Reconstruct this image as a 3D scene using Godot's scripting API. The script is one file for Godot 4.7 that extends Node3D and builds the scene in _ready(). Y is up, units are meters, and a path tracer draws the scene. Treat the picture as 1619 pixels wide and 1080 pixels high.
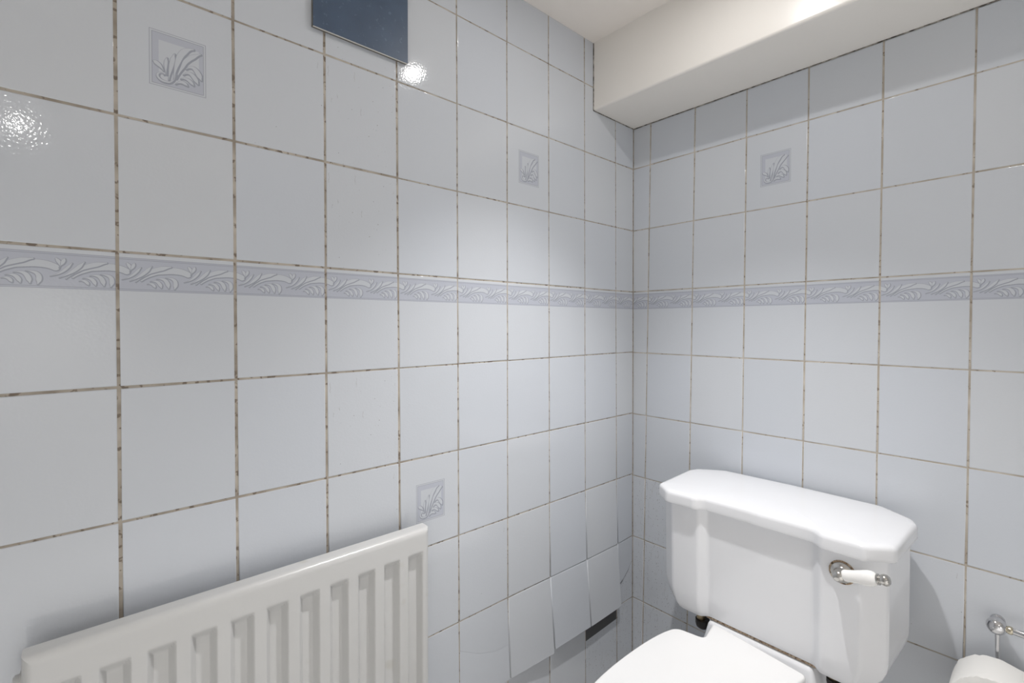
extends Node3D
# A small tiled WC: corner of two walls, boxed-in bulkhead, radiator, close-coupled toilet, roll holder.
# World: corner line of the two tiled walls at x = 0, z = 0. Floor at y = 0.

const FL := 1.66            # height of the reference tile joint above the floor
const CEIL_Y := 1.993
const BULK_Y := 1.791
const BULK_Z := 0.209
const ROOM_X := 2.45
const ROOM_Z := 2.35

var rng := RandomNumberGenerator.new()
var M := {}

# ---------------------------------------------------------------- mesh builder
class MB:
	var v := PackedVector3Array()
	var t := PackedInt32Array()

	func grid(rings: Array, closed_ring := true, cap0 := true, cap1 := true) -> void:
		# rings: Array of PackedVector3Array of equal length; a closed surface is turned outwards by its volume
		var base := v.size()
		var first := t.size()
		var n: int = rings[0].size()
		for r in rings:
			v.append_array(r)
		var m := n if closed_ring else n - 1
		for i in rings.size() - 1:
			for j in m:
				var a := base + i * n + j
				var b := base + i * n + (j + 1) % n
				var c := base + (i + 1) * n + (j + 1) % n
				var d := base + (i + 1) * n + j
				t.append_array(PackedInt32Array([a, b, c, a, c, d]))
		if cap0:
			cap(base, n, true)
		if cap1:
			cap(base + (rings.size() - 1) * n, n, false)
		orient(first)

	func cap(at: int, n: int, back: bool) -> void:
		# flat rings are triangulated, others fanned about their middle
		var flat := true
		var p2 := PackedVector2Array()
		for j in n:
			flat = flat and absf(v[at + j].y - v[at].y) < 1e-6
			p2.append(Vector2(v[at + j].x, v[at + j].z))
		var tri := Geometry2D.triangulate_polygon(p2) if flat else PackedInt32Array()
		if tri.size() > 0:
			var area := 0.0
			for j in n:
				area += p2[j].cross(p2[(j + 1) % n])
			for i in range(0, tri.size(), 3):
				var a := tri[i]
				var b := tri[i + 1]
				var d := tri[i + 2]
				if ((p2[b] - p2[a]).cross(p2[d] - p2[a]) > 0.0) != (area > 0.0):
					var k := b
					b = d
					d = k
				if back:
					t.append_array(PackedInt32Array([at + a, at + d, at + b]))
				else:
					t.append_array(PackedInt32Array([at + a, at + b, at + d]))
			return
		var mid := Vector3.ZERO
		for j in n:
			mid += v[at + j]
		v.append(mid / n)
		var c := v.size() - 1
		for j in n:
			var a := at + j
			var b := at + (j + 1) % n
			if back:
				t.append_array(PackedInt32Array([c, b, a]))
			else:
				t.append_array(PackedInt32Array([c, a, b]))

	func orient(first: int) -> void:
		var vol := 0.0
		var o := v[t[first]]
		for i in range(first, t.size(), 3):
			vol += (v[t[i]] - o).dot((v[t[i + 1]] - o).cross(v[t[i + 2]] - o))
		if vol > 0.0:      # clockwise fronts
			for i in range(first, t.size(), 3):
				var k := t[i + 1]
				t[i + 1] = t[i + 2]
				t[i + 2] = k

	func box(lo: Vector3, hi: Vector3, bevel := 0.0) -> void:
		var e := minf(bevel, 0.45 * minf(hi.x - lo.x, minf(hi.y - lo.y, hi.z - lo.z)))
		var ring := func(y: float, k: float) -> PackedVector3Array:
			var a := lo.x + k
			var b := hi.x - k
			var c := lo.z + k
			var d := hi.z - k
			var q := maxf(e - k, 0.0) + e * 0.3
			if e == 0.0:
				return PackedVector3Array([Vector3(a, y, c), Vector3(b, y, c), Vector3(b, y, d), Vector3(a, y, d)])
			return PackedVector3Array([Vector3(a + q, y, c), Vector3(b - q, y, c), Vector3(b, y, c + q), Vector3(b, y, d - q), Vector3(b - q, y, d), Vector3(a + q, y, d), Vector3(a, y, d - q), Vector3(a, y, c + q)])
		if e == 0.0:
			grid([ring.call(lo.y, 0.0), ring.call(hi.y, 0.0)])
		else:
			grid([ring.call(lo.y, e), ring.call(lo.y + e * 0.3, e * 0.3), ring.call(lo.y + e, 0.0), ring.call(hi.y - e, 0.0), ring.call(hi.y - e * 0.3, e * 0.3), ring.call(hi.y, e)])

	func lathe(at: Vector3, axis: Vector3, prof: Array, n := 32) -> void:
		# prof: [distance along axis, radius]
		var z := axis.normalized()
		var x := z.cross(Vector3.UP if absf(z.y) < 0.9 else Vector3.RIGHT).normalized()
		var y := z.cross(x)
		var rings := []
		for p in prof:
			var r := PackedVector3Array()
			for j in n:
				var a := TAU * j / n
				r.append(at + z * p[0] + (x * cos(a) + y * sin(a)) * maxf(p[1], 0.0001))
			rings.append(r)
		grid(rings)

	func tube(path: Array, radii: Array, n := 16) -> void:
		var rings := []
		var side := Vector3.ZERO
		for i in path.size():
			var d: Vector3 = (path[mini(i + 1, path.size() - 1)] - path[maxi(i - 1, 0)]).normalized()
			if side == Vector3.ZERO:
				side = d.cross(Vector3.UP if absf(d.y) < 0.9 else Vector3.RIGHT).normalized()
			side = (side - d * side.dot(d)).normalized()
			var up := d.cross(side)
			var r := PackedVector3Array()
			for j in n:
				var a := TAU * j / n
				r.append(path[i] + (side * cos(a) + up * sin(a)) * radii[mini(i, radii.size() - 1)])
			rings.append(r)
		grid(rings)

	func ball(at: Vector3, r: float, n := 24) -> void:
		var prof := []
		for i in n / 2 + 1:
			var a := PI * i / (n / 2)
			prof.append([-cos(a) * r, sin(a) * r])
		lathe(at, Vector3.UP, prof, n)

	func done(crease := 40.0) -> ArrayMesh:
		var nf := t.size() / 3
		var fn := PackedVector3Array()
		fn.resize(nf)
		var own := []
		own.resize(v.size())
		for f in nf:
			var a := v[t[f * 3]]
			fn[f] = -(v[t[f * 3 + 1]] - a).cross(v[t[f * 3 + 2]] - a)
			for k in 3:
				var q := t[f * 3 + k]
				if own[q] == null:
					own[q] = PackedInt32Array()
				own[q].append(f)
		var pos := PackedVector3Array()
		var nor := PackedVector3Array()
		var uv := PackedVector2Array()
		var lim := cos(deg_to_rad(crease))
		for f in nf:
			var me := fn[f].normalized()
			for k in 3:
				var q := t[f * 3 + k]
				var s := Vector3.ZERO
				for g in own[q]:
					if fn[g].normalized().dot(me) >= lim:
						s += fn[g]
				if s.length() < 1e-14:
					s = me
				pos.append(v[q])
				nor.append(s.normalized())
				uv.append(Vector2(v[q].x + v[q].z, -v[q].y) * 5.0)
		var arr := []
		arr.resize(Mesh.ARRAY_MAX)
		arr[Mesh.ARRAY_VERTEX] = pos
		arr[Mesh.ARRAY_NORMAL] = nor
		arr[Mesh.ARRAY_TEX_UV] = uv
		var am := ArrayMesh.new()
		am.add_surface_from_arrays(Mesh.PRIMITIVE_TRIANGLES, arr)
		return am

# ---------------------------------------------------------------- scene helpers
func put(called: String, mesh: Mesh, mat: Material, parent: Node = self) -> MeshInstance3D:
	var o := MeshInstance3D.new()
	o.name = called
	o.mesh = mesh
	o.material_override = null
	for i in mesh.get_surface_count():
		o.set_surface_override_material(i, mat)
	parent.add_child(o, true)
	return o

func thing(called: String, label: String, category: String, kind := "", at := Vector3.ZERO) -> Node3D:
	var o := Node3D.new()
	o.name = called
	add_child(o, true)
	o.position = at
	tag(o, label, category, kind)
	return o

func tag(o: Node, label: String, category: String, kind := "", group := "") -> void:
	o.set_meta("label", label)
	o.set_meta("category", category)
	if kind:
		o.set_meta("kind", kind)
	if group:
		o.set_meta("group", group)

func mat(called: String, c: Color, rough: float, metal := 0.0, spec := 0.5) -> StandardMaterial3D:
	var m := StandardMaterial3D.new()
	m.resource_name = called
	m.albedo_color = c
	m.roughness = rough
	m.metallic = metal
	m.metallic_specular = spec
	M[called] = m
	return m

func rounded(pts: Array, r: float, n := 5) -> PackedVector2Array:
	var out := PackedVector2Array()
	for i in pts.size():
		var p: Vector2 = pts[i]
		var a: Vector2 = pts[(i - 1 + pts.size()) % pts.size()]
		var b: Vector2 = pts[(i + 1) % pts.size()]
		var ra := minf(r, 0.45 * p.distance_to(a))
		var rb := minf(r, 0.45 * p.distance_to(b))
		var s := p + (a - p).normalized() * ra
		var e := p + (b - p).normalized() * rb
		for k in n:
			var q := float(k) / (n - 1)
			out.append(s.lerp(p, q).lerp(p.lerp(e, q), q))
	return out

func inset(poly: PackedVector2Array, d: float) -> PackedVector2Array:
	var out := PackedVector2Array()
	var area := 0.0
	var n := poly.size()
	for i in n:
		area += poly[i].cross(poly[(i + 1) % n])
	var sgn := 1.0 if area > 0 else -1.0
	for i in n:
		var e1 := (poly[i] - poly[(i - 1 + n) % n]).normalized()
		var e2 := (poly[(i + 1) % n] - poly[i]).normalized()
		var n1 := Vector2(-e1.y, e1.x) * sgn
		var n2 := Vector2(-e2.y, e2.x) * sgn
		var b := (n1 + n2).normalized()
		var k := d / maxf(b.dot(n1), 0.45)
		out.append(poly[i] + b * k)
	return out

func plan(poly: PackedVector2Array, y: float) -> PackedVector3Array:
	var r := PackedVector3Array()
	for p in poly:
		r.append(Vector3(p.x, y, p.y))
	return r

# ---------------------------------------------------------------- textures
func noise_image(size: int, freq: float, octaves: int, sd: int, kind := FastNoiseLite.TYPE_SIMPLEX_SMOOTH) -> Image:
	var nz := FastNoiseLite.new()
	nz.seed = sd
	nz.noise_type = kind
	nz.frequency = freq
	nz.fractal_octaves = octaves
	nz.fractal_type = FastNoiseLite.FRACTAL_FBM if octaves > 1 else FastNoiseLite.FRACTAL_NONE
	return nz.get_seamless_image(size, size)

func ripple_texture() -> ImageTexture:
	var a := noise_image(512, 0.045, 2, 11)
	var b := noise_image(512, 0.006, 1, 12)
	var im := Image.create(512, 512, false, Image.FORMAT_RF)
	for y in 512:
		for x in 512:
			im.set_pixel(x, y, Color(a.get_pixel(x, y).r * 0.5 + b.get_pixel(x, y).r * 0.5, 0, 0))
	return ImageTexture.create_from_image(im)

func two_tone(size: int, f1: float, f2: float, sd: int, lo: Color, hi: Color, dark: Color, cut: float) -> ImageTexture:
	var a := noise_image(size, f1, 3, sd)
	var b := noise_image(size, f2, 3, sd + 1)
	var im := Image.create(size, size, false, Image.FORMAT_RGB8)
	for y in size:
		for x in size:
			var c := lo.lerp(hi, a.get_pixel(x, y).r)
			var d := smoothstep(cut, cut + 0.16, b.get_pixel(x, y).r)
			im.set_pixel(x, y, c.lerp(dark, d))
	return ImageTexture.create_from_image(im)

const TW := 384
const TH := 512

func stamp(im: Image, c: Vector2, r: float, col: Color) -> void:
	for y in range(maxi(0, int(c.y - r - 1)), mini(TH, int(c.y + r + 2))):
		for x in range(maxi(0, int(c.x - r - 1)), mini(TW, int(c.x + r + 2))):
			var k := clampf(r + 0.5 - Vector2(x + 0.5, y + 0.5).distance_to(c), 0.0, 1.0)
			if k > 0.0:
				var o := im.get_pixel(x, y)
				im.set_pixel(x, y, Color(lerpf(o.r, col.r, k), lerpf(o.g, col.g, k), lerpf(o.b, col.b, k), maxf(o.a, k * col.a)))

func leaf(im: Image, pts: Array, rad: float, org: Vector2, scale: Vector2, fill: Color, edge: Color, tip := 0.25, rim := 2.0) -> void:
	# a frond: swells along its curve; dark printed edge, pale inside
	var c := Curve2D.new()
	var q := []
	for p in pts:
		q.append(org + Vector2(p[0], p[1]) * scale)
	for i in q.size():
		var tan := Vector2.ZERO
		if i > 0 and i < q.size() - 1:
			tan = (q[i + 1] - q[i - 1]) * 0.25
		c.add_point(q[i], -tan, tan)
	var len := c.get_baked_length()
	var steps := maxi(6, int(len / 1.5))
	for pass_i in 2:
		for i in steps + 1:
			var s := float(i) / steps
			var w := lerpf(0.18, 1.0, smoothstep(0.0, 0.65, s)) * lerpf(1.0, tip, smoothstep(0.75, 1.0, s))
			var r := rad * scale.y * w
			var at := c.sample_baked(s * len)
			if pass_i == 0:
				stamp(im, at + Vector2(1.2, 1.6) * (rim / 2.0), r + rim, edge)
			else:
				stamp(im, at, maxf(r - 0.6, 0.6), fill)

func rect_fill(im: Image, a: Vector2, b: Vector2, col: Color) -> void:
	im.fill_rect(Rect2i(Vector2i(a.round()), Vector2i((b - a).round())), col)

func motif_texture(bg: Color, fill: Color, edge: Color, field: Color) -> ImageTexture:
	var im := Image.create(TW, TH, false, Image.FORMAT_RGBA8)
	im.fill(Color(field.r, field.g, field.b, 0.0))
	var s := Vector2(186, 216)
	var o := Vector2(TW / 2.0, TH / 2.0) - s / 2.0
	rect_fill(im, o, o + s, edge)
	rect_fill(im, o + Vector2(2, 2), o + s - Vector2(2, 2), field)
	rect_fill(im, o + Vector2(8, 8), o + s - Vector2(8, 8), edge)
	rect_fill(im, o + Vector2(10, 10), o + s - Vector2(10, 10), bg)
	rect_fill(im, o + Vector2(30, 36), o + s - Vector2(24, 24), field)
	# leaf ground: lower right is filled with the darker print
	for y in range(int(o.y + 36), int(o.y + s.y - 24)):
		for x in range(int(o.x + 30), int(o.x + s.x - 24)):
			var u := (x - o.x) / s.x
			var v := (y - o.y) / s.y
			if v > 0.93 - 0.30 * u * u - 0.12 * sin(u * 9.0) * 0.3:
				im.set_pixel(x, y, bg)
	var L := [
		[[[0.24, 0.70], [0.17, 0.62], [0.07, 0.57]], 0.042], [[[0.29, 0.76], [0.28, 0.60], [0.30, 0.45]], 0.032], [[[0.33, 0.84], [0.37, 0.60], [0.43, 0.34]], 0.042],
		[[[0.42, 0.80], [0.48, 0.50], [0.60, 0.25], [0.77, 0.15]], 0.058], [[[0.46, 0.78], [0.56, 0.56], [0.68, 0.36], [0.90, 0.20]], 0.046],
		[[[0.64, 0.55], [0.78, 0.50], [0.91, 0.68]], 0.052], [[[0.59, 0.67], [0.72, 0.62], [0.85, 0.77]], 0.046], [[[0.54, 0.76], [0.66, 0.74], [0.77, 0.82]], 0.034], [[[0.45, 0.88], [0.56, 0.82], [0.66, 0.86]], 0.032],
		[[[0.46, 0.70], [0.40, 0.84], [0.27, 0.89], [0.15, 0.84], [0.17, 0.76], [0.25, 0.77]], 0.022],
	]
	for l in L:
		leaf(im, l[0], l[1] * 0.84, o, s, fill, edge, 0.25, 3.2)
	stamp(im, o + Vector2(0.22, 0.80) * s, 5.0, fill)
	return ImageTexture.create_from_image(im)

func border_texture(bg: Color, fill: Color, edge: Color) -> ImageTexture:
	var im := Image.create(TW, TH, false, Image.FORMAT_RGBA8)
	im.fill(Color(bg.r, bg.g, bg.b, 0.0))
	var top := 0.040 * TH
	var bot := 0.288 * TH
	rect_fill(im, Vector2(0, top), Vector2(TW, bot), bg)
	var h := bot - top - 16.0
	var per := TW / 2.0
	for k in range(-1, 3):
		var o := Vector2(k * per, top + 8.0)
		var s := Vector2(per, h)
		var L := [
			[[[0.36, 0.70], [0.52, 0.48], [0.70, 0.34], [0.95, 0.30], [1.13, 0.40]], 0.115, 0.9], [[[0.27, 0.74], [0.40, 0.52], [0.56, 0.32], [0.84, 0.16]], 0.075, 0.3], [[[0.18, 0.72], [0.36, 0.50], [0.52, 0.18]], 0.055, 0.3],
			[[[0.06, 0.68], [0.21, 0.54], [0.35, 0.24]], 0.04, 0.4], [[[0.18, 0.40], [0.19, 0.28], [0.14, 0.12]], 0.05, 0.5], [[[0.19, 0.36], [0.22, 0.26], [0.25, 0.12]], 0.05, 0.5],
			[[[0.45, 0.80], [0.53, 0.80], [0.58, 0.92]], 0.045, 0.3], [[[0.50, 0.70], [0.62, 0.72], [0.68, 0.92]], 0.055, 0.3], [[[0.60, 0.61], [0.74, 0.64], [0.80, 0.92]], 0.065, 0.3], [[[0.75, 0.55], [0.90, 0.64], [0.90, 0.94]], 0.065, 0.3],
		]
		for l in L:
			leaf(im, l[0], l[1], o, s, fill, edge, l[2])
	for y in [top, top + 6.0, bot - 8.0, bot - 2.0]:
		rect_fill(im, Vector2(0, y), Vector2(TW, y + 2.0), edge)
	return ImageTexture.create_from_image(im)

func speck_texture(sd: int, count: int, right_bias: float, big: float, streaks: int) -> ImageTexture:
	# mould specks and smears: matter stuck to the glaze
	var r := RandomNumberGenerator.new()
	r.seed = sd
	var im := Image.create(TW, TH, false, Image.FORMAT_RGBA8)
	im.fill(Color(0.42, 0.38, 0.34, 0.0))
	for i in count:
		var x := pow(r.randf(), right_bias)
		var at := Vector2((1.0 - x) * TW, r.randf() * TH)
		stamp(im, at, r.randf_range(0.6, big), Color(0.36, 0.32, 0.29, r.randf_range(0.2, 0.75)))
	for i in streaks:
		var at := Vector2(r.randf() * TW, r.randf() * TH)
		var len := r.randf_range(5.0, 60.0)
		for k in int(len):
			stamp(im, at + Vector2(sin(k * 0.2 + i) * 1.5, k), r.randf_range(0.4, 1.6), Color(0.45, 0.42, 0.38, r.randf_range(0.1, 0.4)))
	return ImageTexture.create_from_image(im)

# ---------------------------------------------------------------- tiles
func add_tile(parent: Node, pts: PackedVector2Array, off: Array, left: bool, m: Material, rect: Rect2, bev := 0.0016) -> void:
	# pts: outline seen from the front, (u right, v up), anticlockwise; off: how far each corner stands off the wall plane
	var R := Vector3(0, 0, -1) if left else Vector3(1, 0, 0)
	var N := Vector3(1, 0, 0) if left else Vector3(0, 0, 1)
	var n := pts.size()
	var mid := Vector2.ZERO
	var mo := 0.0
	for i in n:
		mid += pts[i] / n
		mo += off[i] / n
	var c3 := R * mid.x + Vector3.UP * mid.y + N * mo
	var at := func(p: Vector2, o: float) -> Vector3:
		return R * p.x + Vector3.UP * p.y + N * o - c3
	var ins := inset(pts, bev)
	var pos := PackedVector3Array()
	var nor := PackedVector3Array()
	var uv := PackedVector2Array()
	var uv2 := PackedVector2Array()
	var idx := PackedInt32Array()
	# flat face normal from the corners
	var fnm := (at.call(pts[1], off[1]) - at.call(pts[0], off[0]) as Vector3).cross(at.call(pts[n - 1], off[n - 1]) - at.call(pts[0], off[0])).normalized()
	for ring in 3:
		for i in n:
			var p: Vector2 = ins[i] if ring == 0 else pts[i]
			var o: float = off[i] + [0.0, -bev * 0.42, -0.007][ring]
			var out2 := (pts[i] - ins[i]).normalized()
			var out3 := R * out2.x + Vector3.UP * out2.y
			pos.append(at.call(p, o))
			nor.append([fnm, (fnm + out3 * 0.75).normalized(), (out3 + fnm * 0.2).normalized()][ring])
			uv.append(Vector2(p.x, -p.y) / 0.15)
			uv2.append(Vector2((p.x - rect.position.x) / rect.size.x, 1.0 - (p.y - rect.position.y) / rect.size.y))
	var tri := Geometry2D.triangulate_polygon(ins)
	for i in range(0, tri.size(), 3):
		var a := tri[i]
		var b := tri[i + 1]
		var d := tri[i + 2]
		if (ins[b] - ins[a]).cross(ins[d] - ins[a]) > 0.0:
			idx.append_array(PackedInt32Array([a, d, b]))
		else:
			idx.append_array(PackedInt32Array([a, b, d]))
	for ring in 2:
		for i in n:
			var a := ring * n + i
			var b := ring * n + (i + 1) % n
			idx.append_array(PackedInt32Array([a, b, b + n, a, b + n, a + n]))
	var arr := []
	arr.resize(Mesh.ARRAY_MAX)
	arr[Mesh.ARRAY_VERTEX] = pos
	arr[Mesh.ARRAY_NORMAL] = nor
	arr[Mesh.ARRAY_TEX_UV] = uv
	arr[Mesh.ARRAY_TEX_UV2] = uv2
	arr[Mesh.ARRAY_INDEX] = idx
	var am := ArrayMesh.new()
	am.add_surface_from_arrays(Mesh.PRIMITIVE_TRIANGLES, arr)
	var o := put("tile", am, m, parent)
	o.position = c3

func tile_material(called: String, c: Color, print_tex: Texture2D = null) -> StandardMaterial3D:
	var m := mat(called, c, 0.07, 0.0, 0.5)
	m.heightmap_enabled = true
	m.heightmap_texture = M.ripple
	m.heightmap_scale = 0.013
	if print_tex:
		m.detail_enabled = true
		m.detail_albedo = print_tex
		m.detail_uv_layer = BaseMaterial3D.DETAIL_UV_2
	return m

# joint lines measured on the walls: [place at the reference joint, lean]
const LCOL := [[1.3214, 0.0022], [1.1673, 0.0027], [1.014, 0.0026], [0.8625, 0.0053], [0.7083, 0.0039], [0.5536, 0.0022], [0.4014, 0.0041], [0.2486, 0.005], [0.0963, 0.0078], [0.0008, 0.0]]
const LROW := [[0.333, 0.0], [0.1989, 0.0076], [-0.0012, 0.0011], [-0.2044, 0.001], [-0.4059, 0.0005], [-0.6046, -0.002], [-0.807, -0.001], [-1.0092, 0.0006], [-1.216, 0.0031], [-1.4208, 0.001], [-1.6235, 0.0], [-1.659, 0.0]]
const RCOL := [[0.0008, 0.0], [0.0626, 0.0152], [0.2126, 0.0134], [0.3624, 0.0091], [0.5131, 0.0096], [0.6638, 0.008], [0.8156, 0.008]]
const RROW := [[0.129, 0.0], [-0.0008, -0.0012], [-0.2046, 0.0023], [-0.4058, 0.0005], [-0.6062, -0.0007], [-0.809, -0.0001], [-1.0135, 0.0012], [-1.2165, 0.001], [-1.4208, 0.001], [-1.6235, 0.0], [-1.659, 0.0]]

func lcol(k: int) -> Array:      # k = 0 is the joint at z 1.32; negative ones run on towards the back of the room
	if k >= 0:
		return LCOL[k]
	return [minf(LCOL[0][0] - k * 0.1535, ROOM_Z - 0.0008), 0.002]

func lpoint(k: int, r: int) -> Vector2:
	var c := lcol(k)
	var w: Array = LROW[r]
	var y: float = w[0] + w[1] * minf(c[0], 1.5)
	return Vector2(-(c[0] + c[1] * y), y + FL)

func rcol(k: int) -> Array:
	if k < RCOL.size():
		return RCOL[k]
	return [minf(RCOL[6][0] + (k - 6) * 0.1517, ROOM_X - 0.0008), 0.004]

func rpoint(k: int, r: int) -> Vector2:
	var c := rcol(k)
	var w: Array = RROW[r]
	var y: float = w[0] + w[1] * minf(c[0], 1.0)
	return Vector2(c[0] + c[1] * y, y + FL)

func shrunk(a: Vector2, b: Vector2, c: Vector2, d: Vector2, jl: float, jr: float, jb: float, jt: float) -> PackedVector2Array:
	return PackedVector2Array([a + Vector2(jl, jb), b + Vector2(-jr, jb), c + Vector2(-jr, -jt), d + Vector2(jl, -jt)])

func build_left_tiles(wall: Node) -> void:
	# lifted tiles low down by the corner: stand-off at [column joint][row joint]
	var lift := {"5,9": 0.010, "6,9": 0.020, "7,9": 0.022, "8,9": 0.020, "6,8": 0.003, "7,8": 0.006, "8,8": 0.005, "4,9": 0.003}
	for r in LROW.size() - 1:
		for k in range(-7, 9):
			if lcol(k)[0] - lcol(k + 1)[0] < 0.012:
				continue
			if k >= 8 and r < 1:
				continue
			var a := lpoint(k, r + 1)
			var b := lpoint(k + 1, r + 1)
			var c := lpoint(k + 1, r)
			var d := lpoint(k, r)
			var jr := 0.0023 if k + 1 < 4 else 0.0018
			var jl := 0.0023 if k < 4 else 0.0018
			if k + 1 == 9:
				jr = 0.0006
			var jt := 0.0019 if k < 3 else 0.0015
			if r == 0:
				jt = 0.0
			var q := shrunk(a, b, c, d, jl, jr, jt if r > 0 else 0.0016, jt)
			for i in 4:
				q[i] += Vector2(rng.randf_range(-0.0004, 0.0004), rng.randf_range(-0.0004, 0.0004))
			var off := [0.0, 0.0, 0.0, 0.0]
			if r == 8 or r == 7:      # rows that end or begin on lifted joints
				var keys := ["%d,%d" % [k, r + 1], "%d,%d" % [k + 1, r + 1], "%d,%d" % [k + 1, r], "%d,%d" % [k, r]]
				for i in 4:
					off[i] = lift.get(keys[i], 0.0)
			if r == 8 and k >= 6 and k <= 7:
				q[0].y += 0.010
				q[1].y += 0.010
			if r == 9 and k == 7:     # set low: leaves an open strip of mortar under the lifted tile
				q[2].y = 0.202
				q[3].y = 0.196
			if r == 8 and k == 8:
				off = [0.0, 0.0, 0.0, 0.0]
			if k >= 9 and r >= 9:
				off = [0.0, 0.0, 0.0, 0.0]
			for i in 4:
				off[i] += rng.randf_range(-0.0003, 0.0003)
			var rect := Rect2(a, c - a)
			if k + 1 == 9:            # a cut tile keeps the left part of its print
				rect.size.x = 0.1515
			var m: Material = M["tile_%d" % rng.randi_range(0, 3)]
			if r == 4:
				m = M.tile_border
			elif (r == 2 and k == 0) or (r == 2 and k == 5) or (r == 6 and k == 3):
				m = M.tile_motif
			elif (r == 2 and k == 2) or (r == 1 and k == 2) or (r == 3 and k == 2) or (r == 5 and k == 2):
				m = M.tile_specks
			elif (r == 6 and k == 2) or (r == 7 and k == 4) or (r == 2 and k == 1):
				m = M.tile_few
			elif r >= 9 and k >= 7 or r == 8 and k == 8:
				m = M.tile_grime
			if r == 8 and k == 8:     # the cut strip in the corner is broken along a curve
				var e := q
				var c1 := [Vector2(lerpf(e[0].x, e[1].x, 0.0), e[0].y + 0.070), Vector2(lerpf(e[0].x, e[1].x, 0.35), e[0].y + 0.080), Vector2(lerpf(e[0].x, e[1].x, 0.7), e[0].y + 0.098), Vector2(e[1].x, e[0].y + 0.124)]
				var low := PackedVector2Array([e[0], e[1], c1[3] - Vector2(0, 0.003), c1[2] - Vector2(-0.001, 0.004), c1[1] - Vector2(0, 0.007), c1[0] - Vector2(0, 0.013)])
				var high := PackedVector2Array([c1[0], c1[1], c1[2], c1[3], e[2], e[3]])
				add_tile(wall, low, [-0.0002, -0.0002, -0.0002, -0.0002, -0.0002, -0.0002], true, m, rect, 0.0008)
				add_tile(wall, high, [0.005, 0.003, 0.001, 0.0, 0.0, 0.004], true, M.tile_1, rect, 0.0008)
				continue
			if r == 8 and k == 4:     # cracked across
				var e := q
				var o9: float = off[1]
				var c1 := [Vector2(e[0].x, lerpf(e[0].y, e[3].y, 0.66)), Vector2(lerpf(e[0].x, e[1].x, 0.35), lerpf(e[0].y, e[3].y, 0.52)), Vector2(lerpf(e[0].x, e[1].x, 0.7), lerpf(e[0].y, e[3].y, 0.43)), Vector2(e[1].x, lerpf(e[0].y, e[3].y, 0.42))]
				var low := PackedVector2Array([e[0], e[1], c1[3], c1[2], c1[1], c1[0]])
				var g := Vector2(0, 0.0006)
				var high := PackedVector2Array([c1[0] + g, c1[1] + g, c1[2] + g, c1[3] + g, e[2], e[3]])
				add_tile(wall, low, [off[0], o9, o9 * 0.42, o9 * 0.30, o9 * 0.17, 0.0], true, m, rect, 0.0004)
				add_tile(wall, high, [0.0, o9 * 0.17, o9 * 0.30, o9 * 0.42, 0.0, 0.0], true, m, rect, 0.0004)
				continue
			add_tile(wall, q, off, true, m, rect)

func build_right_tiles(wall: Node) -> void:
	for r in RROW.size() - 1:
		for k in range(0, 17):
			if rcol(k + 1)[0] - rcol(k)[0] < 0.012:
				continue
			var a := rpoint(k, r + 1)
			var b := rpoint(k + 1, r + 1)
			var c := rpoint(k + 1, r)
			var d := rpoint(k, r)
			var q := shrunk(a, b, c, d, 0.0006 if k == 0 else 0.0019, 0.0019, 0.0016, 0.0016 if r > 0 else 0.0)
			for i in 4:
				q[i] += Vector2(rng.randf_range(-0.0004, 0.0004), rng.randf_range(-0.0004, 0.0004))
			var off := [0.0, 0.0, 0.0, 0.0]
			for i in 4:
				off[i] = rng.randf_range(-0.0003, 0.0003)
			var rect := Rect2(a, c - a)
			if k == 0:
				rect = Rect2(b - Vector2(0.1515, 0), Vector2(0.1515, c.y - b.y))
			var m: Material = M["tile_%d" % rng.randi_range(0, 3)]
			if r == 3:
				m = M.tile_border
			elif r == 1 and k == 3:
				m = M.tile_motif
			elif r >= 6 and k <= 1:
				m = M.tile_grime
			elif r >= 6 and k == 5:
				m = M.tile_few
			add_tile(wall, q, off, false, m, rect)

# ---------------------------------------------------------------- objects
func downlight(label: String, d: Array) -> void:
	# d as LAMP_1 below: a reflector lamp throws a beam and a wide spill from its glass
	var t := thing("recessed_downlight", label, "downlight", "", Vector3(d[0], CEIL_Y, d[1]))
	var mb := MB.new()
	mb.lathe(Vector3(0, 0.0, 0), Vector3.DOWN, [[0.0, 0.046], [0.003, 0.046], [0.005, 0.043], [0.005, 0.026], [0.0015, 0.0225], [0.0, 0.0220]], 40)
	put("bezel", mb.done(), M.chrome, t)
	mb = MB.new()
	mb.lathe(Vector3(0, 0.0, 0), Vector3.DOWN, [[0.0, 0.0210], [0.0012, 0.0210], [0.002, 0.019]], 32)
	put("lamp", mb.done(), M.lamp_glow, t)
	if d[2] > 0.0:
		var l := SpotLight3D.new()
		l.name = "lamp_beam"
		l.light_energy = d[2]
		l.light_color = LAMP_COLOR
		l.light_size = 0.014
		l.spot_range = 8.0
		l.spot_attenuation = 2.0
		l.spot_angle = d[3]
		l.spot_angle_attenuation = 1.0
		l.shadow_enabled = true
		l.basis = Basis(Vector3.RIGHT, deg_to_rad(-d[6])) * Basis(Vector3.BACK, deg_to_rad(d[5])) * Basis(Vector3.RIGHT, -PI / 2)
		l.position = Vector3(0, -0.012, 0)
		t.add_child(l)
	if d[4] > 0.0:
		var al := AreaLight3D.new()
		al.name = "lamp_spill"
		al.area_size = Vector2(0.030, 0.030)
		al.area_normalize_energy = true
		al.light_energy = d[4]
		al.light_color = LAMP_COLOR
		al.area_range = 8.0
		al.area_attenuation = 2.0
		al.shadow_enabled = true
		al.rotation_degrees = Vector3(-90, 0, 0)
		al.position = Vector3(0, -0.010, 0)
		t.add_child(al)

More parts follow.
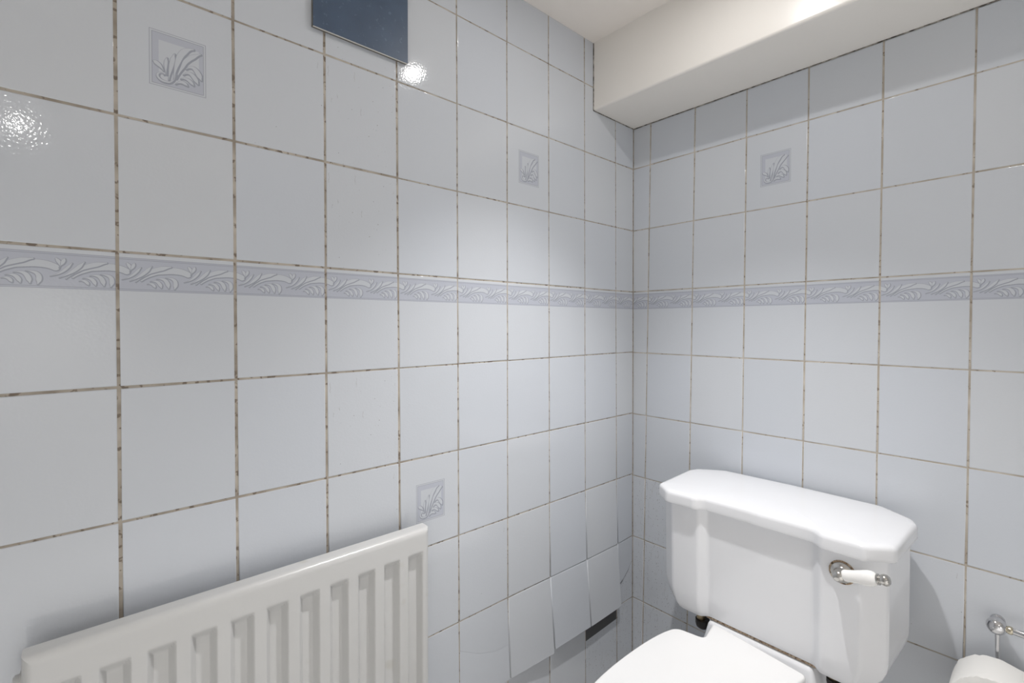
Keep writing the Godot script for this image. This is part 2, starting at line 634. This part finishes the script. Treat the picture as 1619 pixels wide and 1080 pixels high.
func build_radiator() -> void:
	var t := thing("radiator", "white pressed steel panel radiator with vertical channels on tiled wall", "radiator")
	var z0 := 0.8206
	var z1 := 1.4205
	var y1 := -0.9375 + FL
	var y0 := y1 - 0.60
	var xf := 0.060
	var rr := 0.011
	# front panel as one relief: pressed channels, edges rolled back
	var zs := []
	for e in [0.0, 0.0006, 0.002, 0.0045, 0.0075, 0.011]:
		zs.append(z0 + e)
	var pitch := 0.05268
	var slots := []
	for i in 11:
		var s := 0.8358 + i * pitch
		slots.append([s, s + 0.0372])
		for f in [0.0, 0.06, 0.12, 0.19, 0.26, 0.33, 0.42, 0.58, 0.67, 0.74, 0.81, 0.88, 0.94, 1.0]:
			zs.append(s + 0.0372 * f)
	for e in [0.011, 0.0075, 0.0045, 0.002, 0.0006, 0.0]:
		zs.append(z1 - e)
	zs.sort()
	var ys := []
	for e in [0.0, 0.0006, 0.002, 0.0045, 0.0075, 0.011, 0.040]:
		ys.append(y0 + e)
	for f in [0.0, 0.1, 0.2, 0.3, 0.4, 0.5, 0.6, 0.7, 0.8, 0.9, 1.0]:
		ys.append(y0 + 0.044 + 0.022 * f)
	for f in [0.25, 0.5, 0.75]:
		ys.append(lerpf(y0 + 0.07, y1 - 0.07, f))
	for f in [1.0, 0.9, 0.8, 0.7, 0.6, 0.5, 0.4, 0.3, 0.2, 0.1, 0.0]:
		ys.append(y1 - 0.044 - 0.022 * f)
	for e in [0.040, 0.013, 0.0105, 0.0075, 0.0045, 0.002, 0.0006, 0.0]:
		ys.append(y1 - e)
	ys.sort()
	var sm := func(f: float) -> float:
		return smoothstep(0.0, 1.0, clampf(f, 0.0, 1.0))
	var rings := []
	for y in ys:
		var row := PackedVector3Array()
		row.append(Vector3(0.030, y, z0))
		for z in zs:
			var e := minf(minf(z - z0, z1 - z), minf(y - y0, y1 - y))
			var x := xf
			if e < rr:
				x -= rr - sqrt(maxf(rr * rr - (rr - e) * (rr - e), 0.0))
			var sy: float = minf(sm.call((y1 - 0.044 - y) / 0.018), sm.call((y - y0 - 0.044) / 0.018))
			for s in slots:
				if z > s[0] and z < s[1]:
					var ez := minf(z - s[0], s[1] - z) / 0.0108
					x -= 0.0135 * minf(sm.call(ez), sy)
			row.append(Vector3(x, y, z))
		row.append(Vector3(0.030, y, z1))
		rings.append(row)
	# closed: every ring is the section at one height, back edge included
	var mb := MB.new()
	mb.grid(rings)
	put("front_panel", mb.done(35.0), M.radiator_white, t)
	mb = MB.new()
	mb.box(Vector3(0.022, y0 + 0.02, z0 + 0.012), Vector3(0.0298, y1 - 0.004, z1 - 0.012), 0.003)
	put("rear_panel", mb.done(), M.radiator_white, t)
	for z in [z0 + 0.12, z1 - 0.12]:
		mb = MB.new()
		mb.box(Vector3(0.0, y0 + 0.08, z - 0.015), Vector3(0.0218, y1 - 0.06, z + 0.015), 0.002)
		put("wall_bracket", mb.done(), M.radiator_white, t)
	for zz in [[z1, 1.0], [z0, -1.0]]:
		for yy in [y1 - 0.040, y0 + 0.035]:
			if yy > y0 + 0.2 and zz[1] < 0:
				continue
			mb = MB.new()
			mb.lathe(Vector3(0.034, yy, zz[0] - zz[1] * 0.004), Vector3(0, 0, zz[1]), [[0.0, 0.013], [0.006, 0.013], [0.0065, 0.010], [0.011, 0.010], [0.013, 0.0075], [0.013, 0.005]], 20)
			put("end_plug", mb.done(), M.radiator_white, t)
		mb = MB.new()
		mb.lathe(Vector3(0.034, y0 + 0.035, zz[0] + zz[1] * 0.010), Vector3(0, 0, zz[1]), [[0.0, 0.009], [0.030, 0.009], [0.032, 0.012], [0.045, 0.012], [0.047, 0.008]], 20)
		mb.lathe(Vector3(0.034, 0.0, zz[0] + zz[1] * 0.048), Vector3.UP, [[0.0, 0.0075], [y0 + 0.015, 0.0075], [y0 + 0.016, 0.012], [y0 + 0.050, 0.012], [y0 + 0.052, 0.010], [y0 + 0.085, 0.014], [y0 + 0.090, 0.012]], 20)
		put("valve", mb.done(), M.chrome, t)

const CX := 0.493

func mirrored(half: Array) -> Array:
	# half outline from the middle of the front round to the middle of the back, (u, z)
	var out := []
	for p in half:
		out.append(Vector2(CX + p[0], p[1]))
	for i in range(half.size() - 1, -1, -1):
		if half[i][0] > 0.0001:
			out.append(Vector2(CX - half[i][0], half[i][1]))
	return out

func build_toilet() -> void:
	var t := thing("toilet", "white close-coupled toilet with lever cistern and closed seat lid", "toilet")
	var mb := MB.new()
	# cistern body
	var body := mirrored([[0.0, 0.257], [0.110, 0.257], [0.127, 0.273], [0.194, 0.273], [0.231, 0.241], [0.2385, 0.085], [0.229, 0.060], [0.172, 0.020], [0.0, 0.012]])
	var b2 := rounded(body, 0.006, 5)
	var rings := []
	var squeeze := func(poly: PackedVector2Array, kx: float, dz: float) -> PackedVector2Array:
		var o := PackedVector2Array()
		for p in poly:
			var w := smoothstep(0.10, 0.24, absf(p.x - CX))
			o.append(Vector2(CX + (p.x - CX) * lerpf(1.0, kx, w), p.y - dz * smoothstep(0.15, 0.27, p.y)))
		return o
	for s in [[0.7125, 1.0, 0.0], [0.60, 0.998, 0.001], [0.525, 0.996, 0.002], [0.505, 0.993, 0.002], [0.490, 0.983, 0.002], [0.475, 0.960, 0.003], [0.462, 0.925, 0.004], [0.4545, 0.885, 0.005], [0.4505, 0.85, 0.008], [0.449, 0.82, 0.014]]:
		rings.append(plan(squeeze.call(b2, s[1], s[2]), s[0]))
	mb.grid(rings)
	put("cistern", mb.done(38.0), M.ceramic, t)
	# cistern lid
	var lid := rounded(mirrored([[0.0, 0.270], [0.112, 0.270], [0.130, 0.287], [0.203, 0.287], [0.244, 0.252], [0.2505, 0.086], [0.240, 0.058], [0.180, 0.014], [0.0, 0.008]]), 0.008, 6)
	rings = []
	for s in [[0.7080, 0.014], [0.7080, 0.004], [0.7087, 0.0013], [0.7105, 0.0], [0.716, 0.0], [0.729, 0.0005], [0.7335, 0.0018], [0.7363, 0.0045], [0.7380, 0.0085], [0.7390, 0.015], [0.7395, 0.034]]:
		var edge := inset(lid, minf(s[1], 0.0045))
		if s[1] > 0.0045:
			var k: float = s[1] - 0.0045
			for i in edge.size():
				edge[i] = Vector2(CX + (edge[i].x - CX) * (1.0 - k / 0.245), 0.145 + (edge[i].y - 0.145) * (1.0 - k / 0.135))
		rings.append(plan(edge, s[0]))
	var top := PackedVector2Array()
	for p in rings[rings.size() - 1]:
		top.append(Vector2(p.x, p.z))
	for s in [0.7, 0.35]:
		var r := PackedVector2Array()
		for p in top:
			r.append(Vector2(CX, 0.145).lerp(p, s))
		rings.append(plan(r, 0.7405 - 0.0005 * s))
	mb = MB.new()
	mb.grid(rings)
	put("cistern_lid", mb.done(50.0), M.ceramic, t)
	# flush lever
	var lever := Node3D.new()
	lever.name = "flush_lever"
	t.add_child(lever)
	var hub := Vector3(0.6575, -0.990 + FL, 0.2725)
	mb = MB.new()
	mb.lathe(hub, Vector3(0, 0, 1), [[0.0, 0.0225], [0.001, 0.0225], [0.0012, 0.021]], 28)
	var stain := put("limescale_ring", mb.done(), M.rust, lever)
	stain.set_meta("label", "brown crusty limescale ring round the lever boss")
	mb = MB.new()
	mb.lathe(hub, Vector3(0, 0, 1), [[0.0, 0.0195], [0.003, 0.0195], [0.006, 0.018], [0.009, 0.0135], [0.012, 0.012], [0.020, 0.0115], [0.026, 0.0105], [0.030, 0.007], [0.031, 0.002]], 32)
	put("boss", mb.done(), M.worn_chrome, lever)
	var dir := Vector3(0.95, 0.28, 0.10).normalized()
	var hp := hub + Vector3(0.006, 0.003, 0.019)
	mb = MB.new()
	mb.lathe(hp, dir, [[0.0, 0.0085], [0.001, 0.0095], [0.004, 0.0104], [0.012, 0.0105], [0.024, 0.0114], [0.036, 0.0132], [0.043, 0.0138], [0.049, 0.0130], [0.053, 0.0110], [0.0555, 0.0085]], 28)
	var h := put("handle", mb.done(), M.porcelain, lever)
	h.set_meta("label", "white porcelain lever grip")
	mb = MB.new()
	mb.lathe(hp + dir * 0.0555, dir, [[0.0, 0.0080], [0.001, 0.0096], [0.003, 0.0096], [0.004, 0.0078], [0.006, 0.0075], [0.008, 0.0090], [0.012, 0.0100], [0.016, 0.0092], [0.019, 0.0065], [0.0205, 0.002]], 24)
	put("finial", mb.done(), M.worn_chrome, lever)
	# stained joint and ledge between cistern and pan
	mb = MB.new()
	mb.box(Vector3(0.374, 0.4435, 0.03), Vector3(0.610, 0.4490, 0.2475), 0.0015)
	var sj := put("gasket", mb.done(), M.rust, t)
	sj.set_meta("label", "brown stained joint under the cistern")
	# pan: bowl and pedestal lofted, with the shelf that carries the cistern
	var pan := []
	for s in [[0.0, 0.095, 0.20, 0.40], [0.02, 0.097, 0.205, 0.40], [0.05, 0.088, 0.19, 0.40], [0.16, 0.085, 0.19, 0.41], [0.24, 0.105, 0.215, 0.44], [0.31, 0.145, 0.245, 0.485], [0.36, 0.168, 0.258, 0.51], [0.385, 0.174, 0.262, 0.518], [0.396, 0.174, 0.262, 0.518], [0.402, 0.168, 0.256, 0.518], [0.402, 0.13, 0.22, 0.52]]:
		var r := PackedVector3Array()
		for j in 48:
			var a := TAU * j / 48
			var ex := signf(cos(a)) * pow(absf(cos(a)), 0.85)
			var ez := signf(sin(a)) * pow(absf(sin(a)), 0.85)
			r.append(Vector3(CX + ex * s[1], s[0], s[3] + ez * s[2]))
		pan.append(r)
	mb = MB.new()
	mb.grid(pan)
	var shelf := rounded([Vector2(0.382, 0.03), Vector2(0.604, 0.03), Vector2(0.606, 0.262), Vector2(0.585, 0.34), Vector2(0.40, 0.34), Vector2(0.380, 0.262)], 0.014, 5)
	var sr := []
	for s in [[0.12, 0.05, 0.0], [0.25, 0.02, 0.0], [0.34, 0.004, 0.0], [0.385, 0.0, 0.0], [0.398, 0.002, 0.0], [0.402, 0.008, 0.0]]:
		sr.append(plan(inset(shelf, s[1]), s[0]))
	mb.grid(sr)
	var step := rounded([Vector2(0.384, 0.03), Vector2(0.602, 0.03), Vector2(0.604, 0.258), Vector2(0.382, 0.258)], 0.010, 5)
	sr = []
	for s in [[0.39, -0.012], [0.42, -0.004], [0.436, 0.0], [0.441, 0.003], [0.4435, 0.009]]:
		sr.append(plan(inset(step, s[1]), s[0]))
	mb.grid(sr)
	put("pan", mb.done(45.0), M.ceramic, t)
	# seat and lid, a little askew on the pan
	var out := [Vector2(0.3915, 0.2465), Vector2(0.600, 0.2745), Vector2(0.592, 0.336), Vector2(0.637, 0.346), Vector2(0.668, 0.410), Vector2(0.682, 0.52), Vector2(0.668, 0.65), Vector2(0.607, 0.755), Vector2(0.50, 0.795), Vector2(0.395, 0.765), Vector2(0.333, 0.68), Vector2(0.3185, 0.58), Vector2(0.3185, 0.47), Vector2(0.3265, 0.379), Vector2(0.342, 0.3275), Vector2(0.404, 0.3165)]
	var so := smooth_outline(out)
	rings = []
	for s in [[0.421, 0.005], [0.4217, 0.0025], [0.4235, 0.0007], [0.427, 0.0], [0.433, 0.0], [0.4362, 0.0008], [0.4385, 0.0028], [0.4395, 0.0055]]:
		rings.append(plan(inset(so, s[1]), s[0]))
	mb = MB.new()
	mb.grid(rings)
	put("seat_lid", mb.done(45.0), M.seat_white, t)
	var ring_o := PackedVector2Array()
	for j in 64:
		var a := TAU * j / 64
		ring_o.append(Vector2(0.5 + cos(a) * 0.172, 0.555 + sin(a) * 0.225))
	var ring_i := PackedVector2Array()
	for p in ring_o:
		ring_i.append(Vector2(0.5, 0.56) + (p - Vector2(0.5, 0.555)) * Vector2(0.62, 0.68))
	mb = MB.new()
	mb.grid([plan(ring_i, 0.404), plan(ring_o, 0.404), plan(ring_o, 0.418), plan(ring_i, 0.4205), plan(ring_i, 0.404)], true, false, false)
	put("seat", mb.done(35.0), M.seat_white, t)
	for x in [0.425, 0.567]:
		mb = MB.new()
		mb.lathe(Vector3(x - 0.02, 0.412, 0.300), Vector3.RIGHT, [[0.0, 0.007], [0.001, 0.008], [0.039, 0.008], [0.040, 0.007]], 16)
		put("hinge", mb.done(), M.worn_chrome, t)
	# cistern fixings that show below it
	for s in [[0.3560, 0.235], [0.632, 0.225]]:
		mb = MB.new()
		mb.lathe(Vector3(s[0], 0.4535, s[1]), Vector3.DOWN, [[0.0, 0.0100], [0.030, 0.0100], [0.0305, 0.008]], 20)
		var br := put("tail_pipe", mb.done(), M.brass, t)
		br.set_meta("label", "short brass tail below the cistern")
		mb = MB.new()
		mb.lathe(Vector3(s[0] + 0.004, 0.4290, s[1]), Vector3.DOWN, [[0.0, 0.0135], [0.001, 0.0165], [0.010, 0.0165], [0.018, 0.0145], [0.023, 0.009], [0.024, 0.003]], 14)
		var nut := put("back_nut", mb.done(25.0), M.black_plastic, t)
		nut.set_meta("label", "black plastic nut under the cistern")

func smooth_outline(pts: Array) -> PackedVector2Array:
	# tight corners at the tongue, flowing curve round the front
	var out := PackedVector2Array()
	var n := pts.size()
	for i in n:
		var p: Vector2 = pts[i]
		var a: Vector2 = pts[(i - 1 + n) % n]
		var b: Vector2 = pts[(i + 1) % n]
		var tight := i <= 2 or i == n - 1
		var ra := 0.012 if tight else 0.5 * p.distance_to(a)
		var rb := 0.012 if tight else 0.5 * p.distance_to(b)
		if i == 3 or i == n - 2:
			ra = minf(ra, 0.020)
			rb = minf(rb, 0.022)
		var s := p + (a - p).normalized() * ra
		var e := p + (b - p).normalized() * rb
		for k in 7:
			var q := k / 7.0 if not tight else k / 6.0
			out.append(s.lerp(p, q).lerp(p.lerp(e, q), q))
	return out

func build_roll_holder() -> void:
	var t := thing("toilet_roll_holder", "chrome ball and bar toilet roll holder fixed to tiled wall", "roll holder")
	var b := Vector3(0.8545, -1.103 + FL, 0.030)
	var mb := MB.new()
	mb.lathe(Vector3(b.x, b.y, 0.0), Vector3(0, 0, 1), [[0.0, 0.0112], [0.003, 0.0112], [0.005, 0.0098], [0.008, 0.0075], [0.024, 0.007]], 24)
	put("wall_post", mb.done(), M.chrome, t)
	mb = MB.new()
	mb.ball(b, 0.0155, 32)
	put("ball", mb.done(), M.chrome, t)
	mb = MB.new()
	mb.lathe(b + Vector3(0.0135, 0, 0), Vector3.RIGHT, [[0.0, 0.006], [0.003, 0.0075], [0.007, 0.0075], [0.009, 0.006]], 20)
	put("collar", mb.done(), M.stained_chrome, t)
	mb = MB.new()
	mb.tube([b + Vector3(0.020, 0, 0), b + Vector3(0.035, 0.001, 0.002), b + Vector3(0.055, 0.001, 0.004), b + Vector3(0.080, 0.0, 0.005), b + Vector3(0.105, 0.0, 0.002), b + Vector3(0.118, 0, 0)], [0.0055, 0.0065, 0.0075, 0.008, 0.007, 0.006], 18)
	put("bar", mb.done(), M.chrome, t)
	mb = MB.new()
	mb.ball(b + Vector3(0.128, 0, 0), 0.0145, 24)
	mb.lathe(Vector3(b.x + 0.128, b.y, 0.0), Vector3(0, 0, 1), [[0.0, 0.0135], [0.003, 0.0135], [0.005, 0.0115], [0.008, 0.008], [0.022, 0.007]], 24)
	put("end_post", mb.done(), M.chrome, t)
	mb = MB.new()
	mb.tube([b + Vector3(0.001, -0.012, -0.006), b + Vector3(0.001, -0.030, -0.008), b + Vector3(0.001, -0.060, -0.010), b + Vector3(0.004, -0.116, -0.010), b + Vector3(0.0045, -0.1245, -0.004), b + Vector3(0.0045, -0.1255, 0.010), b + Vector3(0.0045, -0.1255, 0.088)], [0.0042, 0.0036, 0.0032, 0.0032, 0.0032, 0.0032, 0.0032], 14)
	put("hanger", mb.done(), M.chrome, t)
	# the roll itself, loosely wound and torn at its edges
	var r := thing("toilet_roll", "white toilet paper roll with ragged torn edges under chrome bar", "toilet paper", "", Vector3(0.859, -1.1615 + FL - 0.067, 0.036))
	var n := 72
	var nz := FastNoiseLite.new()
	nz.seed = 5
	nz.frequency = 0.9
	var rings := []
	var prof := [[0.001, 0.021], [0.0, 0.045], [0.001, 0.060], [0.004, 0.0625], [0.02, 0.063], [0.045, 0.0632], [0.07, 0.063], [0.084, 0.0626], [0.087, 0.0605], [0.0875, 0.045], [0.0865, 0.021], [0.05, 0.0205], [0.001, 0.021]]
	for i in prof.size():
		var p: Array = prof[i]
		var ring := PackedVector3Array()
		for j in n:
			var a := TAU * j / n
			var rag := 0.0
			if i >= 2 and i <= 8:
				rag = nz.get_noise_2d(j * 0.9, i * 1.5) * (0.0022 if i in [2, 3, 7, 8] else 0.0006)
			var zz: float = p[0]
			if i in [2, 3]:
				zz -= 0.004 * nz.get_noise_2d(j * 1.3, 40.0) + 0.002
			if i in [7, 8]:
				zz += 0.0025 * nz.get_noise_2d(j * 1.3, 80.0)
			ring.append(Vector3(cos(a), sin(a), 0) * (p[1] + rag + (0.004 if p[1] > 0.04 else 0.0)) + Vector3(0, 0, zz))
		rings.append(ring)
	var pm := MB.new()
	pm.grid(rings, true, false, false)
	put("paper", pm.done(50.0), M.paper, r)
	var core := MB.new()
	var cr := []
	for p in [[0.003, 0.0203], [0.085, 0.0203], [0.085, 0.0190], [0.003, 0.0190], [0.003, 0.0203]]:
		var ring := PackedVector3Array()
		for j in 32:
			ring.append(Vector3(cos(TAU * j / 32), sin(TAU * j / 32), 0) * p[1] + Vector3(0, 0, p[0]))
		cr.append(ring)
	core.grid(cr, true, false, false)
	put("cardboard_core", core.done(), M.cardboard, r)

# ---------------------------------------------------------------- light set-up
const EXPOSURE := 1.08
# lamps: [x, z, beam energy, beam half-angle, spill energy, tilt of the lamp along x and z in degrees]
const LAMP_1 := [0.5, 0.533, 1.30, 44.0, 0.13, -1.2, 3.0]
const LAMP_2 := [1.93, 1.55, 6.2, 45.0, 0.10, 0.0, 0.0]
const LAMP_COLOR := Color(1.0, 0.994, 0.990)

func _ready() -> void:
	rng.seed = 4
	# camera: focal length 759 px of 1619 x 1080, optical axis 19.8 px above the middle of the frame
	var cam := Camera3D.new()
	cam.name = "camera"
	add_child(cam)
	var near := 0.05
	cam.set_frustum(near * 1080.0 / 759.0, Vector2(0, -near * 19.83 / 759.0), near, 50.0)
	cam.position = Vector3(0.92043, -0.51359 + FL, 1.3581)
	cam.rotation = Vector3(-0.00921, 0.84256, 0.0)
	cam.current = true

	var we := WorldEnvironment.new()
	we.name = "environment"
	var env := Environment.new()
	env.background_mode = Environment.BG_COLOR
	env.background_color = Color(0.02, 0.02, 0.02)
	env.tonemap_mode = Environment.TONE_MAPPER_LINEAR
	env.tonemap_exposure = EXPOSURE
	env.sdfgi_enabled = true
	env.ssao_enabled = true
	env.ssil_enabled = true
	we.environment = env
	add_child(we)

	# materials
	M.ripple = ripple_texture()
	var tc := Color8(212, 216, 222)
	var tones := [Color(1, 1, 1), Color(0.99, 0.992, 0.995), Color(1.006, 1.004, 1.0), Color(0.995, 0.998, 1.004)]
	for i in 4:
		tile_material("tile_%d" % i, tc * tones[i])
	var p_bg := Color(tc.r * 0.918, tc.g * 0.921, tc.b * 0.943)
	var p_fill := Color(tc.r * 0.985, tc.g * 0.985, tc.b * 0.985)
	var p_edge := Color(tc.r * 0.775, tc.g * 0.78, tc.b * 0.815)
	tile_material("tile_motif", tc, motif_texture(p_bg, p_fill, p_edge, p_fill))
	tile_material("tile_border", tc, border_texture(p_bg, p_fill, p_edge))
	tile_material("tile_specks", tc, speck_texture(3, 46, 2.6, 2.2, 5))
	tile_material("tile_few", tc, speck_texture(8, 7, 1.0, 2.0, 1))
	tile_material("tile_grime", tc, speck_texture(21, 230, 1.0, 3.0, 44))
	var gm := mat("grout", Color.WHITE, 0.85)
	gm.albedo_texture = two_tone(1024, 0.008, 0.03, 31, Color8(150, 140, 127), Color8(206, 198, 186), Color8(128, 116, 103), 0.62)
	gm.uv1_triplanar = true
	gm.uv1_world_triplanar = true
	gm.uv1_scale = Vector3.ONE * 2.0
	var gc := mat("clean_grout", Color.WHITE, 0.85)
	gc.albedo_texture = two_tone(1024, 0.008, 0.03, 37, Color8(168, 158, 144), Color8(212, 205, 194), Color8(144, 132, 118), 0.68)
	gc.uv1_triplanar = true
	gc.uv1_world_triplanar = true
	gc.uv1_scale = Vector3.ONE * 2.0
	mat("plaster", Color8(250, 244, 238), 0.75)
	mat("gloss_paint", Color8(246, 242, 236), 0.30)
	mat("wall_paint", Color8(234, 234, 233), 0.6)
	mat("floor_vinyl", Color8(205, 204, 202), 0.4)
	mat("mortar", Color8(92, 92, 93), 0.9)
	var mould := mat("mouldy_sealant", Color.WHITE, 0.8)
	mould.albedo_texture = two_tone(512, 0.02, 0.03, 51, Color8(120, 114, 106), Color8(205, 200, 192), Color8(62, 58, 52), 0.45)
	mould.uv1_triplanar = true
	mould.uv1_world_triplanar = true
	mould.uv1_scale = Vector3.ONE * 3.0
	mat("ceramic", Color8(236, 237, 240), 0.07)
	mat("porcelain", Color8(246, 245, 243), 0.08)
	mat("seat_white", Color8(246, 246, 246), 0.16)
	var rw := mat("radiator_white", Color8(214, 214, 213), 0.28)
	rw.albedo_texture = two_tone(256, 0.01, 0.02, 71, Color(0.985, 0.985, 0.985), Color.WHITE, Color(0.96, 0.955, 0.94), 0.80)
	rw.uv1_triplanar = true
	rw.uv1_world_triplanar = true
	rw.uv1_scale = Vector3.ONE * 2.0
	mat("chrome", Color8(212, 212, 214), 0.10, 1.0)
	mat("worn_chrome", Color8(196, 194, 190), 0.20, 1.0)
	mat("brass", Color8(190, 172, 140), 0.35, 1.0)
	mat("stained_chrome", Color8(206, 198, 178), 0.25, 1.0)
	mat("black_plastic", Color8(38, 33, 30), 0.4)
	var ru := mat("rust", Color.WHITE, 0.85)
	ru.albedo_texture = two_tone(256, 0.03, 0.05, 91, Color8(160, 132, 104), Color8(212, 200, 182), Color8(84, 66, 50), 0.55)
	ru.uv1_triplanar = true
	ru.uv1_world_triplanar = true
	ru.uv1_scale = Vector3.ONE * 12.0
	mat("paper", Color8(244, 243, 240), 0.95, 0.0, 0.2)
	mat("cardboard", Color8(172, 148, 120), 0.9)
	var bl := mat("blue_board", Color.WHITE, 0.42)
	bl.albedo_texture = two_tone(512, 0.006, 0.035, 111, Color8(72, 88, 110), Color8(78, 96, 119), Color8(92, 109, 130), 0.72)
	bl.uv1_triplanar = true
	bl.uv1_scale = Vector3.ONE * 4.0
	mat("board_edge", Color8(120, 116, 108), 0.6)
	mat("board_lip", Color8(214, 212, 206), 0.5)
	var lg := mat("lamp_glow", Color8(250, 248, 240), 0.3)
	lg.emission_enabled = true
	lg.emission = Color(1.0, 0.97, 0.93)
	lg.emission_energy_multiplier = 36.0

	# lamps of the room
	downlight("round chrome recessed downlight in white ceiling in front of the toilet", LAMP_1)
	downlight("round chrome recessed downlight in white ceiling away from the toilet", LAMP_2)

	# room shell
	var mb := MB.new()
	mb.box(Vector3(-0.12, -0.10, -0.12), Vector3(ROOM_X + 0.12, 0.0, ROOM_Z + 0.12))
	tag(put("floor", mb.done(), M.floor_vinyl), "plain grey floor of the small toilet room", "floor", "structure")
	mb = MB.new()
	mb.box(Vector3(-0.12, CEIL_Y, -0.12), Vector3(ROOM_X + 0.12, CEIL_Y + 0.10, ROOM_Z + 0.12))
	tag(put("ceiling", mb.done(), M.plaster), "smooth off-white painted ceiling above the tiled walls", "ceiling", "structure")
	var wl := thing("wall_left", "long tiled wall with border, radiator and blue board", "wall", "structure")
	mb = MB.new()
	mb.box(Vector3(-0.12, 0.0, -0.12), Vector3(-0.0011, CEIL_Y, ROOM_Z + 0.12))
	put("grout", mb.done(), M.grout, wl)
	build_left_tiles(wl)
	mb = MB.new()
	mb.box(Vector3(-0.0011, 0.188, 0.088), Vector3(-0.0006, 0.262, 0.240))
	put("mortar_patch", mb.done(), M.mortar, wl).set_meta("label", "bare dark mortar under a lifted tile")
	mb = MB.new()
	mb.box(Vector3(-0.0011, 0.285, 0.004), Vector3(-0.0009, 0.375, 0.090))
	put("mortar_patch", mb.done(), M.mortar, wl).set_meta("label", "dark mortar in the crack of the corner tile")
	var wr := thing("wall_right", "tiled wall behind the toilet under the boxed-in ceiling step", "wall", "structure")
	mb = MB.new()
	mb.box(Vector3(-0.0011, 0.0, -0.12), Vector3(ROOM_X + 0.12, CEIL_Y, -0.0011))
	put("grout", mb.done(), M.clean_grout, wr)
	build_right_tiles(wr)
	mb = MB.new()
	mb.box(Vector3(ROOM_X, 0.0, 0.0), Vector3(ROOM_X + 0.12, CEIL_Y, ROOM_Z))
	tag(put("wall_opposite", mb.done(), M.wall_paint), "plain off-white painted wall facing the tiled radiator wall", "wall", "structure")
	mb = MB.new()
	mb.box(Vector3(0.0, 0.0, ROOM_Z), Vector3(ROOM_X + 0.12, CEIL_Y, ROOM_Z + 0.12))
	tag(put("wall_back", mb.done(), M.wall_paint), "plain off-white painted wall facing the toilet", "wall", "structure")
	# boxed-in bulkhead
	var tr := thing("trim_1", "off-white boxed-in bulkhead running under the ceiling above toilet", "bulkhead", "structure")
	mb = MB.new()
	var sec := []
	for p in rounded([Vector2(0.0005, BULK_Y), Vector2(0.0005, CEIL_Y), Vector2(BULK_Z, CEIL_Y), Vector2(BULK_Z, BULK_Y)], 0.0, 2):
		sec.append(p)
	var prof := PackedVector2Array([Vector2(0.0005, BULK_Y), Vector2(0.0005, CEIL_Y), Vector2(BULK_Z, CEIL_Y)])
	var rad := 0.007
	for i in 9:
		var a := PI / 2 * i / 8.0
		prof.append(Vector2(BULK_Z - rad + cos(a) * rad, BULK_Y + rad - sin(a) * rad))
	var r0 := PackedVector3Array()
	var r1 := PackedVector3Array()
	for p in prof:
		r0.append(Vector3(0.0005, p.y, p.x))
		r1.append(Vector3(ROOM_X, p.y, p.x))
	mb.grid([r0, r1])
	put("boxing", mb.done(30.0), M.gloss_paint, tr)
	mb = MB.new()
	mb.tube([Vector3(0.003, BULK_Y - 0.0005, 0.0008), Vector3(ROOM_X - 0.01, BULK_Y - 0.0005, 0.0008)], [0.0016], 8)
	mb.tube([Vector3(0.0008, BULK_Y - 0.0005, 0.004), Vector3(0.0008, BULK_Y - 0.0005, BULK_Z)], [0.0016], 8)
	mb.tube([Vector3(0.0008, BULK_Y, BULK_Z + 0.0005), Vector3(0.0008, CEIL_Y - 0.002, BULK_Z + 0.0005)], [0.0016], 8)
	put("sealant_line", mb.done(), M.mouldy_sealant, tr)

	# objects
	build_radiator()
	build_toilet()
	build_roll_holder()
	var bp := thing("wall_board", "slate blue flat board fixed high on the tiled wall", "board", "", Vector3(0.0, 0.040 + FL, 0.94))
	mb = MB.new()
	mb.box(Vector3(0.0086, 0.0, -0.0982), Vector3(0.0100, 0.26, 0.0987), 0.0004)
	put("face", mb.done(), M.blue_board, bp)
	mb = MB.new()
	mb.box(Vector3(0.0005, 0.0006, -0.0978), Vector3(0.0086, 0.2595, 0.0983))
	put("backing", mb.done(), M.board_edge, bp)
	mb = MB.new()
	mb.box(Vector3(0.0070, -0.0012, -0.0978), Vector3(0.0096, 0.0, 0.0983), 0.0004)
	put("bottom_edge", mb.done(), M.board_lip, bp)
